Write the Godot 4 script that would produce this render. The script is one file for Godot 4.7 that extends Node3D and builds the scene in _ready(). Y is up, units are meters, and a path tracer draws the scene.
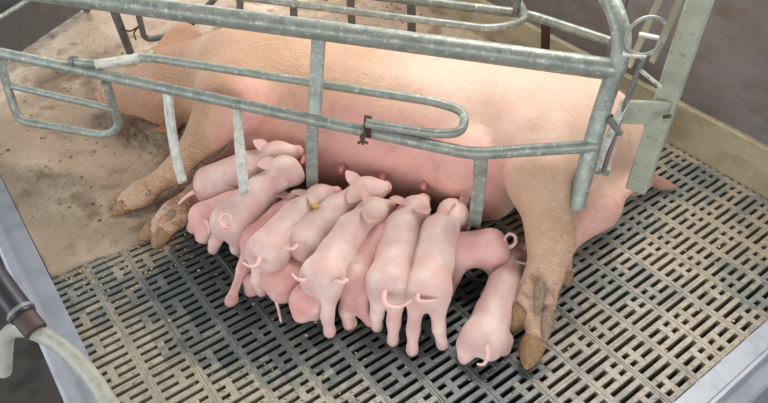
extends Node3D
# A sow nursing her litter in a farrowing crate. Metres; the pen's own axes run along PA (towards the aisle) and PB (towards the wall).

const PA := Vector3(0.60388, 0, 0.79708)
const PB := Vector3(0.79708, 0, -0.60388)
const COLUMN := 0.10262          # one column of slots in a floor tile
const MODULE := 0.0993           # four rows of slots
const TILE_B := 4 * COLUMN
const TILE_A := 6 * MODULE
var M := {}
var used := {}

func pen(a: float, b: float, h: float) -> Vector3:
	return PA * a + PB * b + Vector3(0, h, 0)

# ---------------------------------------------------------------- naming
func numbered(called: String) -> String:
	if not used.has(called):
		used[called] = 0
		return called
	used[called] += 1
	return "%s_%03d" % [called, used[called]]

func thing(called: String, label: String, category: String, at := Vector3.ZERO, group := "") -> Node3D:
	var o := Node3D.new()
	o.name = numbered(called)
	add_child(o)
	o.position = at
	o.set_meta("label", label)
	o.set_meta("category", category)
	if group != "":
		o.set_meta("group", group)
	return o

func part(called: String, mesh: Mesh, mat: Material, parent: Node3D) -> MeshInstance3D:
	var o := MeshInstance3D.new()
	o.name = called
	o.mesh = mesh
	o.material_override = mat
	o.cast_shadow = GeometryInstance3D.SHADOW_CASTING_SETTING_ON
	parent.add_child(o, true)
	# meshes are modelled in world coordinates: undo the base of the thing
	var p: Node = parent
	var off := Vector3.ZERO
	while p != self and p is Node3D:
		off += (p as Node3D).position
		p = p.get_parent()
	o.position = -off
	return o

func structure(called: String, label := "") -> Node3D:
	var o := Node3D.new()
	o.name = called
	add_child(o)
	o.set_meta("kind", "structure")
	if label != "":
		o.set_meta("label", label)
	return o

# ---------------------------------------------------------------- shapes
func rounded(pts: Array, r: float, steps := 6) -> Array:
	# polyline with its corners rounded to radius about r
	var out: Array = [pts[0]]
	for i in range(1, pts.size() - 1):
		var p: Vector3 = pts[i]
		var a: Vector3 = pts[i - 1] - p
		var b: Vector3 = pts[i + 1] - p
		var c: float = min(r, min(a.length(), b.length()) * 0.48)
		var p0 := p + a.normalized() * c
		var p1 := p + b.normalized() * c
		for k in steps + 1:
			var t := float(k) / steps
			out.append(p0.lerp(p, t).lerp(p.lerp(p1, t), t))
	out.append(pts[-1])
	return out

func ring(n: int, rx: float, ry: float) -> Array:
	var o := []
	for i in n:
		o.append(Vector2(cos(TAU * i / n) * rx, sin(TAU * i / n) * ry))
	return o

func flat(w: float, t: float, c := 0.002) -> Array:
	# a flat bar with chamfered corners
	var x := w / 2
	var y := t / 2
	return [Vector2(x, -y + c), Vector2(x, y - c), Vector2(x - c, y), Vector2(-x + c, y), Vector2(-x, y - c), Vector2(-x, -y + c), Vector2(-x + c, -y), Vector2(x - c, -y)]

func sweep(path: Array, section: Array, hint := Vector3.UP, scales := [], smooth := true) -> ArrayMesh:
	# section (x across, y along hint) swept along path, capped
	var st := SurfaceTool.new()
	st.begin(Mesh.PRIMITIVE_TRIANGLES)
	var n := section.size()
	var rows := []
	for i in path.size():
		var t: Vector3
		if i == 0:
			t = path[1] - path[0]
		elif i == path.size() - 1:
			t = path[-1] - path[-2]
		else:
			t = (path[i + 1] - path[i]).normalized() + (path[i] - path[i - 1]).normalized()
		t = t.normalized()
		var h := hint
		if abs(t.dot(h)) > 0.97:
			h = Vector3.RIGHT if abs(t.x) < 0.9 else Vector3.BACK
		var x := t.cross(h).normalized()
		var y := x.cross(t).normalized()
		var s: float = scales[i] if scales.size() > 0 else 1.0
		var row := []
		for q: Vector2 in section:
			row.append(path[i] + (x * q.x + y * q.y) * s)
		rows.append(row)
	st.set_smooth_group(0 if smooth else -1)
	for i in rows.size() - 1:
		for j in n:
			var a: Vector3 = rows[i][j]
			var b: Vector3 = rows[i][(j + 1) % n]
			var c: Vector3 = rows[i + 1][(j + 1) % n]
			var d: Vector3 = rows[i + 1][j]
			for v: Vector3 in [a, b, c, a, c, d]:
				st.add_vertex(v)
	st.set_smooth_group(-1)
	for e in 2:
		var row: Array = rows[0] if e == 0 else rows[-1]
		var mid := Vector3.ZERO
		for v: Vector3 in row:
			mid += v / n
		for j in n:
			var a: Vector3 = row[j]
			var b: Vector3 = row[(j + 1) % n]
			for v: Vector3 in ([mid, b, a] if e == 0 else [mid, a, b]):
				st.add_vertex(v)
	st.generate_normals()
	return st.commit()

func tube(pts: Array, r: float, bend := 0.03, sides := 14) -> ArrayMesh:
	return sweep(rounded(pts, bend), ring(sides, r, r))

func smooth_path(pts: Array, per := 6) -> Array:
	var out := []
	for i in pts.size() - 1:
		var p0: Vector3 = pts[max(i - 1, 0)]
		var p1: Vector3 = pts[i]
		var p2: Vector3 = pts[i + 1]
		var p3: Vector3 = pts[min(i + 2, pts.size() - 1)]
		for k in per:
			out.append(p1.cubic_interpolate(p2, p0, p3, float(k) / per))
	out.append(pts[-1])
	return out

func add_block(st: SurfaceTool, o: Vector3, x: Vector3, z: Vector3, y: Vector3, c: float, cx := -1.0, cz := -1.0) -> void:
	# block with its middle of the top at o; x, z half extents, y depth down, c chamfer of the top edge
	var xn := x.normalized()
	var zn := z.normalized()
	var yn := y.normalized()
	if cx < 0.0:
		cx = c
	if cz < 0.0:
		cz = c
	var t := []
	var m := []
	var b := []
	for s: Vector2 in [Vector2(-1, -1), Vector2(1, -1), Vector2(1, 1), Vector2(-1, 1)]:
		t.append(o + x * s.x + z * s.y - xn * s.x * cx - zn * s.y * cz)
		m.append(o + x * s.x + z * s.y - yn * c)
		b.append(o + x * s.x + z * s.y - y)
	for v: Vector3 in [t[0], t[1], t[2], t[0], t[2], t[3]]:
		st.add_vertex(v)
	for i in 4:
		var j := (i + 1) % 4
		for v: Vector3 in [m[i], m[j], t[j], m[i], t[j], t[i], b[i], b[j], m[j], b[i], m[j], m[i]]:
			st.add_vertex(v)

func block(o: Vector3, x: Vector3, z: Vector3, y: Vector3, c := 0.002) -> ArrayMesh:
	var st := SurfaceTool.new()
	st.begin(Mesh.PRIMITIVE_TRIANGLES)
	st.set_smooth_group(-1)
	add_block(st, o, x, z, y, c)
	var b0 := o - y
	for v: Vector3 in [b0 - x - z, b0 + x + z, b0 + x - z, b0 - x - z, b0 - x + z, b0 + x + z]:
		st.add_vertex(v)
	st.generate_normals()
	return st.commit()

func ball(c: Vector3, r: Vector3) -> ArrayMesh:
	var s := SphereMesh.new()
	s.radius = 1.0
	s.height = 2.0
	s.radial_segments = 14
	s.rings = 8
	var st := SurfaceTool.new()
	st.begin(Mesh.PRIMITIVE_TRIANGLES)
	st.append_from(s, 0, Transform3D(Basis.from_scale(r), c))
	return st.commit()

# ---------------------------------------------------------------- flesh: bones joined by a smooth union, meshed as surface nets
func cap(a: Vector3, b: Vector3, ra: float, rb: float) -> Array:
	return [0, a, b, ra, rb]

func egg(c: Vector3, r: Vector3, basis := Basis.IDENTITY) -> Array:
	return [1, c, r, basis.transposed()]

func flesh(bones: Array, cell: float, k: float, colour: Callable) -> ArrayMesh:
	var reach := 3.5 / k
	var lo := Vector3(1e9, 1e9, 1e9)
	var hi := -lo
	var boxes := []
	for bn: Array in bones:
		var l: Vector3
		var h: Vector3
		if bn[0] == 0:
			var r: float = max(bn[3], bn[4])
			l = (bn[1] as Vector3).min(bn[2]) - Vector3.ONE * (r + reach)
			h = (bn[1] as Vector3).max(bn[2]) + Vector3.ONE * (r + reach)
		else:
			var r3: Vector3 = bn[2]
			var inv: Basis = (bn[3] as Basis).transposed()
			var e := Vector3.ZERO
			for i in 3:
				e += (inv[i] * r3[i]).abs()
			e += Vector3.ONE * reach
			l = bn[1] - e
			h = bn[1] + e
		boxes.append([l, h])
		lo = lo.min(l)
		hi = hi.max(h)
	lo -= Vector3.ONE * cell * 2
	var nx := int((hi.x - lo.x) / cell) + 3
	var ny := int((hi.y - lo.y) / cell) + 3
	var nz := int((hi.z - lo.z) / cell) + 3
	var sum := PackedFloat32Array()
	sum.resize(nx * ny * nz)
	for bi in bones.size():
		var bn: Array = bones[bi]
		var a0: Vector3 = (boxes[bi][0] - lo) / cell
		var a1: Vector3 = (boxes[bi][1] - lo) / cell
		var round_bone: bool = bn[0] == 0
		var A: Vector3 = bn[1]
		var AB := Vector3.ZERO
		var inv_len := 0.0
		var ra := 0.0
		var dr := 0.0
		var ir := Vector3.ONE
		var tb := Basis.IDENTITY
		var rmin := 0.0
		if round_bone:
			AB = bn[2] - A
			inv_len = 1.0 / max(AB.length_squared(), 1e-9)
			ra = bn[3]
			dr = bn[4] - bn[3]
		else:
			var r3: Vector3 = bn[2]
			ir = Vector3.ONE / r3
			tb = bn[3]
			rmin = min(r3.x, min(r3.y, r3.z))
		for z in range(int(a0.z), int(a1.z) + 2):
			for y in range(int(a0.y), int(a1.y) + 2):
				var at := (z * ny + y) * nx
				for x in range(int(a0.x), int(a1.x) + 2):
					var q := lo + Vector3(x, y, z) * cell - A
					var d: float
					if round_bone:
						var t := clampf(q.dot(AB) * inv_len, 0, 1)
						d = (q - AB * t).length() - ra - dr * t
					else:
						var s := (tb * q) * ir
						var k0 := s.length()
						var k1 := (s * ir).length()
						d = k0 * (k0 - 1.0) / k1 if k1 > 1e-6 else -rmin
					if d < reach:
						sum[at + x] += exp(-k * max(d, -reach * 2.0))
	# distances
	var far := 4.0 / k
	var dist := sum
	for i in sum.size():
		var s := sum[i]
		dist[i] = far if s < 0.018 else -log(s) / k
	var vid := PackedInt32Array()
	vid.resize(nx * ny * nz)
	vid.fill(-1)
	var verts := PackedVector3Array()
	var norms := PackedVector3Array()
	var cols := PackedColorArray()
	var index := PackedInt32Array()
	var off := [0, 1, nx, nx + 1, nx * ny, nx * ny + 1, nx * ny + nx, nx * ny + nx + 1]
	var corner := [Vector3(0, 0, 0), Vector3(1, 0, 0), Vector3(0, 1, 0), Vector3(1, 1, 0), Vector3(0, 0, 1), Vector3(1, 0, 1), Vector3(0, 1, 1), Vector3(1, 1, 1)]
	var edges := [[0, 1], [2, 3], [4, 5], [6, 7], [0, 2], [1, 3], [4, 6], [5, 7], [0, 4], [1, 5], [2, 6], [3, 7]]
	var sl := nx * ny
	for z in nz - 1:
		for y in ny - 1:
			var row := (z * ny + y) * nx
			for x in nx - 1:
				var i := row + x
				var d0 := dist[i]
				if d0 > cell * 2.0 or d0 < -cell * 2.0:
					continue
				var inside := 0
				for o: int in off:
					if dist[i + o] < 0.0:
						inside += 1
				if inside == 0 or inside == 8:
					continue
				var p := Vector3.ZERO
				var cnt := 0
				for e: Array in edges:
					var da := dist[i + off[e[0]]]
					var db := dist[i + off[e[1]]]
					if (da < 0.0) != (db < 0.0):
						p += (corner[e[0]] as Vector3).lerp(corner[e[1]], da / (da - db))
						cnt += 1
				p /= cnt
				var g := Vector3(
					lerpf(lerpf(dist[i + 1] - dist[i], dist[i + nx + 1] - dist[i + nx], p.y), lerpf(dist[i + sl + 1] - dist[i + sl], dist[i + sl + nx + 1] - dist[i + sl + nx], p.y), p.z),
					lerpf(lerpf(dist[i + nx] - dist[i], dist[i + nx + 1] - dist[i + 1], p.x), lerpf(dist[i + sl + nx] - dist[i + sl], dist[i + sl + nx + 1] - dist[i + sl + 1], p.x), p.z),
					lerpf(lerpf(dist[i + sl] - dist[i], dist[i + sl + 1] - dist[i + 1], p.x), lerpf(dist[i + sl + nx] - dist[i + nx], dist[i + sl + nx + 1] - dist[i + nx + 1], p.x), p.y)).normalized()
				var wp := lo + (Vector3(x, y, z) + p) * cell
				vid[i] = verts.size()
				verts.append(wp)
				norms.append(g)
				cols.append(colour.call(wp, g))
	for z in range(1, nz - 1):
		for y in range(1, ny - 1):
			var row := (z * ny + y) * nx
			for x in range(1, nx - 1):
				var i := row + x
				if vid[i] < 0:
					continue
				var inside0 := dist[i] < 0.0
				for ax in 3:
					var o1: int = [1, nx, sl][ax]
					if (dist[i + o1] < 0.0) == inside0:
						continue
					var u: int = [nx, sl, 1][ax]
					var v: int = [sl, 1, nx][ax]
					var a := vid[i]
					var b := vid[i - u]
					var c := vid[i - u - v]
					var d := vid[i - v]
					if b < 0 or c < 0 or d < 0:
						continue
					if inside0:
						index.append_array([a, c, b, a, d, c])
					else:
						index.append_array([a, b, c, a, c, d])
	var arr := []
	arr.resize(Mesh.ARRAY_MAX)
	arr[Mesh.ARRAY_VERTEX] = verts
	arr[Mesh.ARRAY_NORMAL] = norms
	arr[Mesh.ARRAY_COLOR] = cols
	arr[Mesh.ARRAY_INDEX] = index
	var mesh := ArrayMesh.new()
	mesh.add_surface_from_arrays(Mesh.PRIMITIVE_TRIANGLES, arr)
	return mesh

# ---------------------------------------------------------------- materials
func noise(seed_: int, freq: float, octaves := 4, kind := FastNoiseLite.TYPE_SIMPLEX_SMOOTH) -> FastNoiseLite:
	var n := FastNoiseLite.new()
	n.seed = seed_
	n.noise_type = kind
	n.frequency = freq
	n.fractal_octaves = octaves
	return n

func blend_texture(size: int, base: Color, layers: Array) -> ImageTexture:
	# layers: [noise, low, high, colour, strength]; each is laid where its noise lies between low and high
	var img := Image.create(size, size, true, Image.FORMAT_RGB8)
	var maps := []
	for l: Array in layers:
		maps.append((l[0] as FastNoiseLite).get_seamless_image(size, size, false, false, 0.1, false).get_data())
	for y in size:
		for x in size:
			var c := base
			for i in layers.size():
				var l: Array = layers[i]
				var v: float = maps[i][y * size + x] / 255.0
				c = c.lerp(l[3], smoothstep(l[1], l[2], v) * l[4])
			img.set_pixel(x, y, c)
	img.generate_mipmaps()
	return ImageTexture.create_from_image(img)

func relief(n: FastNoiseLite, size: int, strength: float) -> ImageTexture:
	var img := n.get_seamless_image(size, size)
	img.bump_map_to_normal_map(strength)
	img.generate_mipmaps()
	return ImageTexture.create_from_image(img)

func surface(tex: Texture2D, scale: float, rough: float, metal := 0.0, nrm: Texture2D = null, depth := 0.5) -> StandardMaterial3D:
	var m := StandardMaterial3D.new()
	m.albedo_texture = tex
	m.uv1_triplanar = true
	m.uv1_world_triplanar = true
	m.uv1_scale = Vector3.ONE * scale
	m.roughness = rough
	m.metallic = metal
	if nrm:
		m.normal_enabled = true
		m.normal_texture = nrm
		m.normal_scale = depth
	return m

func plain(c: Color, rough: float, metal := 0.0) -> StandardMaterial3D:
	var m := StandardMaterial3D.new()
	m.albedo_color = c
	m.roughness = rough
	m.metallic = metal
	return m

func skin(rough: float, scale: float, depth: float, nrm: Texture2D) -> StandardMaterial3D:
	var m := StandardMaterial3D.new()
	m.vertex_color_use_as_albedo = true
	m.roughness = rough
	m.uv1_triplanar = true
	m.uv1_world_triplanar = true
	m.uv1_scale = Vector3.ONE * scale
	m.normal_enabled = true
	m.normal_texture = nrm
	m.normal_scale = depth
	m.subsurf_scatter_enabled = true
	m.subsurf_scatter_strength = 0.08
	m.rim_enabled = true
	m.rim = 0.25
	return m

func make_materials() -> void:
	var grit := relief(noise(5, 0.03, 5), 512, 6.0)
	M.concrete = surface(blend_texture(512, Color("#c4b09a"), [
		[noise(11, 0.006, 4), 0.35, 0.75, Color("#e6d6bf"), 0.9],
		[noise(12, 0.012, 5), 0.52, 0.8, Color("#907963"), 0.75],
		[noise(13, 0.05, 4), 0.55, 0.9, Color("#b29e87"), 0.6],
		[noise(14, 0.09, 3), 0.74, 0.86, Color("#715d41"), 0.7]]), 1.1, 0.75, 0.0, grit, 0.7)
	M.concrete.vertex_color_use_as_albedo = true
	M.ground = surface(blend_texture(256, Color("#4a443d"), [[noise(15, 0.03, 4), 0.4, 0.7, Color("#332e29"), 0.8]]), 0.8, 0.9)
	M.tile = surface(blend_texture(512, Color("#e4e0d8"), [
		[noise(22, 0.010, 4), 0.5, 0.75, Color("#c4c8c6"), 0.8],
		[noise(23, 0.07, 3), 0.55, 0.85, Color("#b09d84"), 0.6],
		[noise(24, 0.12, 2), 0.7, 0.85, Color("#ffffff"), 0.6]]), 1.3, 0.4, 0.0, grit, 0.25)
	M.tile.vertex_color_use_as_albedo = true
	M.dust = noise(25, 2.2, 3)
	M.dust_fine = noise(26, 14.0, 3)
	M.steel = surface(blend_texture(512, Color("#8f958c"), [
		[noise(31, 0.012, 4), 0.4, 0.7, Color("#747b72"), 0.8],
		[noise(32, 0.03, 4), 0.62, 0.78, Color("#c9cdc6"), 0.8],
		[noise(33, 0.05, 3), 0.75, 0.85, Color("#6c5a44"), 0.8]]), 3.0, 0.42, 0.25, grit, 0.12)
	M.cream_steel = surface(blend_texture(256, Color("#a6ab9a"), [
		[noise(34, 0.02, 4), 0.45, 0.75, Color("#8d9280"), 0.8],
		[noise(35, 0.05, 3), 0.75, 0.85, Color("#5f5138"), 0.8]]), 3.0, 0.5, 0.1, grit, 0.12)
	M.white_steel = surface(blend_texture(256, Color("#c6c6bd"), [
		[noise(36, 0.03, 4), 0.45, 0.7, Color("#9c9d92"), 0.8],
		[noise(37, 0.05, 3), 0.64, 0.78, Color("#7d6a50"), 0.8]]), 4.0, 0.5, 0.05, grit, 0.15)
	M.dull_steel = surface(blend_texture(256, Color("#777776"), [
		[noise(38, 0.02, 4), 0.45, 0.75, Color("#5c5b59"), 0.8]]), 3.0, 0.5, 0.3, grit, 0.15)
	M.trough = surface(blend_texture(256, Color("#6b6d71"), [[noise(39, 0.02, 4), 0.45, 0.75, Color("#56585c"), 0.8]]), 3.0, 0.5, 0.3, grit, 0.15)
	M.rail = surface(blend_texture(512, Color("#989ea7"), [
		[noise(41, 0.01, 4), 0.45, 0.75, Color("#858b95"), 0.7],
		[noise(42, 0.08, 3), 0.74, 0.86, Color("#8d7f6c"), 0.5]]), 2.0, 0.48, 0.25, grit, 0.08)
	M.rust = surface(blend_texture(256, Color("#5b4436"), [[noise(43, 0.06, 3), 0.45, 0.7, Color("#3c2f29"), 0.8]]), 9.0, 0.85, 0.2, grit, 0.6)
	M.wall = surface(blend_texture(512, Color("#77706c"), [
		[noise(51, 0.008, 4), 0.4, 0.7, Color("#655e5b"), 0.9],
		[noise(52, 0.015, 4), 0.52, 0.75, Color("#6e5b4a"), 0.8],
		[noise(53, 0.08, 3), 0.65, 0.85, Color("#8c8580"), 0.5]]), 0.9, 0.8, 0.0, grit, 0.4)
	M.skirting = surface(blend_texture(512, Color("#ab9f84"), [
		[noise(54, 0.012, 4), 0.45, 0.75, Color("#8d7f60"), 0.8],
		[noise(55, 0.05, 3), 0.6, 0.85, Color("#c4b79b"), 0.6]]), 1.2, 0.6, 0.0, grit, 0.3)
	M.ceiling = plain(Color("#8d8b86"), 0.9)
	M.hose = plain(Color("#2e2f36"), 0.4)
	M.pipe = surface(blend_texture(256, Color("#a5a69c"), [[noise(61, 0.03, 3), 0.5, 0.8, Color("#86867a"), 0.7]]), 4.0, 0.35)
	M.cuff = plain(Color("#4a3a36"), 0.6)
	M.hose_ring = plain(Color("#76787c"), 0.4)
	var bristle := relief(noise(71, 0.06, 4), 512, 5.0)
	M.skin = skin(0.55, 3.0, 0.3, bristle)
	M.pig = skin(0.5, 7.0, 0.25, bristle)
	M.hoof = surface(blend_texture(256, Color("#94714d"), [
		[noise(72, 0.03, 4), 0.45, 0.75, Color("#5d4730"), 0.8],
		[noise(73, 0.05, 3), 0.6, 0.8, Color("#b0936a"), 0.6]]), 9.0, 0.6, 0.0, grit, 0.4)
	M.dew = surface(blend_texture(256, Color("#8f7a66"), [[noise(74, 0.04, 4), 0.4, 0.7, Color("#6a5746"), 0.8]]), 9.0, 0.6, 0.0, grit, 0.4)
	M.eye = plain(Color("#2a2019"), 0.2)
	M.panel_glow = plain(Color("#ffffff"), 0.6)
	M.panel_glow.emission_enabled = true
	M.panel_glow.emission = Color(1.0, 0.97, 0.92)
	M.panel_glow.emission_energy_multiplier = 2.0

# ---------------------------------------------------------------- the place
func _ready() -> void:
	var cam := Camera3D.new()
	cam.name = "camera"
	add_child(cam)
	cam.position = Vector3(0, 1.33, 0)
	cam.basis = Basis(Vector3.RIGHT, -0.72942) * Basis(Vector3.BACK, 0.009704)
	cam.fov = 2 * rad_to_deg(atan(201.5 / 660.17))
	cam.near = 0.02
	cam.current = true

	var env := Environment.new()
	var sky := Sky.new()
	var sm := ProceduralSkyMaterial.new()
	sm.sky_top_color = Color(0.88, 0.90, 0.92)
	sm.sky_horizon_color = Color(0.95, 0.95, 0.95)
	sm.ground_horizon_color = Color(0.45, 0.43, 0.40)
	sm.ground_bottom_color = Color(0.35, 0.33, 0.30)
	sm.sky_energy_multiplier = 1.9
	sky.sky_material = sm
	env.background_mode = Environment.BG_SKY
	env.sky = sky
	env.tonemap_mode = Environment.TONE_MAPPER_LINEAR
	env.tonemap_exposure = 0.93
	env.sdfgi_enabled = true
	env.ssao_enabled = true
	env.ssil_enabled = true
	var we := WorldEnvironment.new()
	we.environment = env
	we.name = "environment"
	add_child(we)

	make_materials()
	lamp(Vector3(1.0, 2.5, -2.6), Vector2(2.2, 1.3), 13.0)

	build_shell()
	build_floor()
	build_rails()
	build_near_side()
	build_far_side()
	build_rear_hardware()
	build_trough()
	build_hose()
	M.n1 = noise(91, 4.0, 3)
	M.n2 = noise(92, 30.0, 3)
	build_litter()
	build_sow()
	build_crumbs()

func lamp(at: Vector3, size: Vector2, energy: float) -> void:
	# a long translucent roof light let into the ceiling
	var t := thing("roof_light", "bright translucent light panel hung over the partition wall", "roof light", at)
	part("frame", block(at + Vector3(0, 0.06, 0), Vector3(size.x / 2 + 0.05, 0, 0), Vector3(0, 0, -size.y / 2 - 0.05), Vector3(0, 0.05, 0)), M.dull_steel, t)
	part("diffuser", block(at + Vector3(0, 0.02, 0), Vector3(size.x / 2, 0, 0), Vector3(0, 0, -size.y / 2), Vector3(0, 0.02, 0)), M.panel_glow, t)
	var l := AreaLight3D.new()
	l.name = "light"
	t.add_child(l)
	l.area_size = size
	l.light_energy = energy
	l.light_color = Color(1.0, 0.98, 0.96)
	l.area_range = 12.0
	l.area_attenuation = 2.0
	l.shadow_enabled = true
	l.position = Vector3(0, -0.02, 0)
	l.rotation = Vector3(-PI / 2, 0, 0)

func build_shell() -> void:
	var w := structure("wall_right", "dark grey rendered partition wall with a cream cement skirting")
	part("render", block(pen(-1.2, 1.94, 0.75), PA * 4.0, PB * 0.07, Vector3(0, 1.05, 0), 0.008), M.wall, w)
	part("skirting", block(pen(-1.2, 1.865, 0.15), PA * 4.0, PB * 0.012, Vector3(0, 0.3, 0), 0.006), M.skirting, w)
	var c := structure("ceiling")
	part("slab", block(Vector3(0, 3.2, -1.5), Vector3(5, 0, 0), Vector3(0, 0, -5), Vector3(0, 0.12, 0)), M.ceiling, c)

func build_floor() -> void:
	var f := structure("floor", "slatted plastic floor tiles beside a worn concrete slab")
	# dark slurry pit under the slats and the yard around the pen
	part("pit_bottom", block(Vector3(0, -0.32, -1.5), Vector3(6, 0, 0), Vector3(0, 0, -6), Vector3(0, 0.1, 0)), M.ground, f)
	# concrete slab with an uneven crumbling edge
	var n1 := noise(81, 3.0, 4)
	var n2 := noise(82, 9.0, 4)
	var st := SurfaceTool.new()
	st.begin(Mesh.PRIMITIVE_TRIANGLES)
	st.set_smooth_group(0)
	var na := 110
	var nb := 92
	var pt := func(i: int, j: int) -> Vector3:
		var b := 0.002 + 1.85 * j / nb
		var edge: float = -1.45 + n2.get_noise_2d(b, 0) * 0.016 - 0.02 * smoothstep(0.3, 0.0, b)
		var t := pow(float(i) / na, 1.5)
		var a: float = edge - t * 2.6
		var h: float = 0.012 + n1.get_noise_2d(a, b) * 0.008 + n2.get_noise_2d(a * 2, b * 2) * 0.003
		if i == 0:
			h = -0.05
			a += 0.004
		elif i == 1:
			a = edge
			h -= 0.003
		return pen(a, b, h)
	for i in na:
		for j in nb:
			var a: Vector3 = pt.call(i, j)
			var b: Vector3 = pt.call(i, j + 1)
			var c: Vector3 = pt.call(i + 1, j + 1)
			var d: Vector3 = pt.call(i + 1, j)
			for v: Vector3 in [a, c, b, a, d, c]:
				# paler, whitish tone with a ragged edge over the far end of the slab
				var far_pale := smoothstep(-0.05, 0.12, -2.4 - v.dot(PA) + n1.get_noise_2d(v.x, v.z) * 0.25 + n2.get_noise_2d(v.z, v.x) * 0.2)
				st.set_color(Color(0.58, 0.55, 0.52).lerp(Color(0.98, 0.97, 0.97), far_pale * 0.9))
				st.add_vertex(v)
	st.generate_normals()
	part("concrete_slab", st.commit(), M.concrete, f)
	# floor tiles: boundaries at a = -0.433 + k * TILE_A, b = 0.1915 + k * TILE_B
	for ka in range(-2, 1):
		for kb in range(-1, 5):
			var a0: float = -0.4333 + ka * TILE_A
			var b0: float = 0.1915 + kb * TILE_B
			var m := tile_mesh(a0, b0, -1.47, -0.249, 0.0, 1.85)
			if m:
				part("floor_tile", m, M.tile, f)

func tile_mesh(a0: float, b0: float, amin: float, amax: float, bmin: float, bmax: float) -> ArrayMesh:
	var st := SurfaceTool.new()
	st.begin(Mesh.PRIMITIVE_TRIANGLES)
	st.set_smooth_group(-1)
	var rng := RandomNumberGenerator.new()
	rng.seed = int(1000 + a0 * 997 + b0 * 331)
	var any := false
	var pitch := MODULE / 4
	var slot := 0.0106
	var dep := Vector3(0, 0.03, 0)
	# [a from, a to, b from, b to, height]
	# darker grey in a band around the piglets, dried beige dung and grey elsewhere
	var tile_tone := func(a: float, b: float) -> Color:
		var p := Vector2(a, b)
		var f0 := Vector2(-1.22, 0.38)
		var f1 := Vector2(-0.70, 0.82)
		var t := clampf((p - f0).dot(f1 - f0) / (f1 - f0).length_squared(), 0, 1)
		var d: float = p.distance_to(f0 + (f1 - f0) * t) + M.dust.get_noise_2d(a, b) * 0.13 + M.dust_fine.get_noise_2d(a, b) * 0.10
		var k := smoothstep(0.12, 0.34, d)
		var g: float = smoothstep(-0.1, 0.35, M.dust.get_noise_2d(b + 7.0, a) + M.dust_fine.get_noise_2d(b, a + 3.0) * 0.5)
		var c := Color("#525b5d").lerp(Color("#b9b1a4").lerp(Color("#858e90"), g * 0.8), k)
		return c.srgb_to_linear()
	var put := func(fa: float, ta: float, fb: float, tb: float, h: float, c: float) -> bool:
		fa = max(fa, amin); ta = min(ta, amax); fb = max(fb, bmin); tb = min(tb, bmax)
		if ta - fa < 0.003 or tb - fb < 0.003:
			return false
		st.set_color(tile_tone.call((fa + ta) / 2, (fb + tb) / 2))
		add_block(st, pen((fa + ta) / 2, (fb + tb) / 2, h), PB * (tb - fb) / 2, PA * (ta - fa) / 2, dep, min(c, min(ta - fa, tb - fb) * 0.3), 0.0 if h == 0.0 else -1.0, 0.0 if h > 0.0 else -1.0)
		return true
	var gap := 0.0004
	# bars along B between the rows of slots
	for r in 25:
		var c := a0 + r * pitch
		var w := (pitch - slot) / 2
		var fa := c - w
		var ta := c + w
		if r == 0:
			fa = a0 + 0.0003
		if r == 24:
			ta = a0 + TILE_A - 0.0003
		var laid := false
		for piece in 8:
			var pb := b0 + piece * COLUMN / 2
			if put.call(fa, ta, pb + (gap if piece == 0 else 0.0), pb + COLUMN / 2 - (gap if piece == 7 else 0.0), 0.0, 0.0016 if r % 24 != 0 else 0.0004):
				laid = true
		if laid:
			any = true
			# small raised ticks against slipping
			for col in 4:
				for s in 3:
					if r % 4 == 0:
						continue
					var q := pen(c + rng.randf_range(-0.002, 0.002), b0 + (col + 0.22 + 0.28 * s) * COLUMN, 0.0012)
					var fa2 := q.dot(PA)
					var fb2 := q.dot(PB)
					if fa2 < amin + 0.006 or fa2 > amax - 0.006 or fb2 < bmin + 0.01 or fb2 > bmax - 0.01:
						continue
					var dir := (PB * (1.0 if (s + r) % 2 == 0 else 0.4) + PA * 0.9).normalized()
					add_block(st, q, dir * 0.0042, dir.cross(Vector3.DOWN) * 0.0008, Vector3(0, 0.002, 0), 0.0003)
	# between the bars: ribs along A and the bridges that part the short slots
	for r in 24:
		var c := a0 + (r + 0.5) * pitch
		var fa := c - slot / 2 - 0.002
		var ta := c + slot / 2 + 0.002
		for col in 4:
			var cb := b0 + col * COLUMN
			var rib := 0.0085
			put.call(fa, ta, cb + gap, cb + rib + 0.002, -0.0008, 0.0008)
			put.call(fa, ta, cb + COLUMN - rib - 0.002, cb + COLUMN - gap, -0.0008, 0.0008)
			if r % 4 == 1 or r % 4 == 2:
				var mid := 0.4 if col % 2 == 0 else 0.6
				put.call(fa, ta, cb + COLUMN * mid - 0.0085, cb + COLUMN * mid + 0.0085, -0.0008, 0.0008)
	# raised seams along A at every column
	for col in 5:
		var cb := b0 + col * COLUMN
		var w := 0.0028
		for piece in 12:
			var fa := a0 + piece * TILE_A / 12
			var ta := fa + TILE_A / 12
			if col == 0:
				put.call(fa, ta, cb + gap, cb + 0.006, 0.0022, 0.0012)
			elif col == 4:
				put.call(fa, ta, cb - 0.006, cb - gap, 0.0022, 0.0012)
			else:
				put.call(fa, ta, cb - w, cb + w, 0.0016, 0.0012)
	if not any:
		return null
	st.generate_normals()
	return st.commit()

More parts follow.
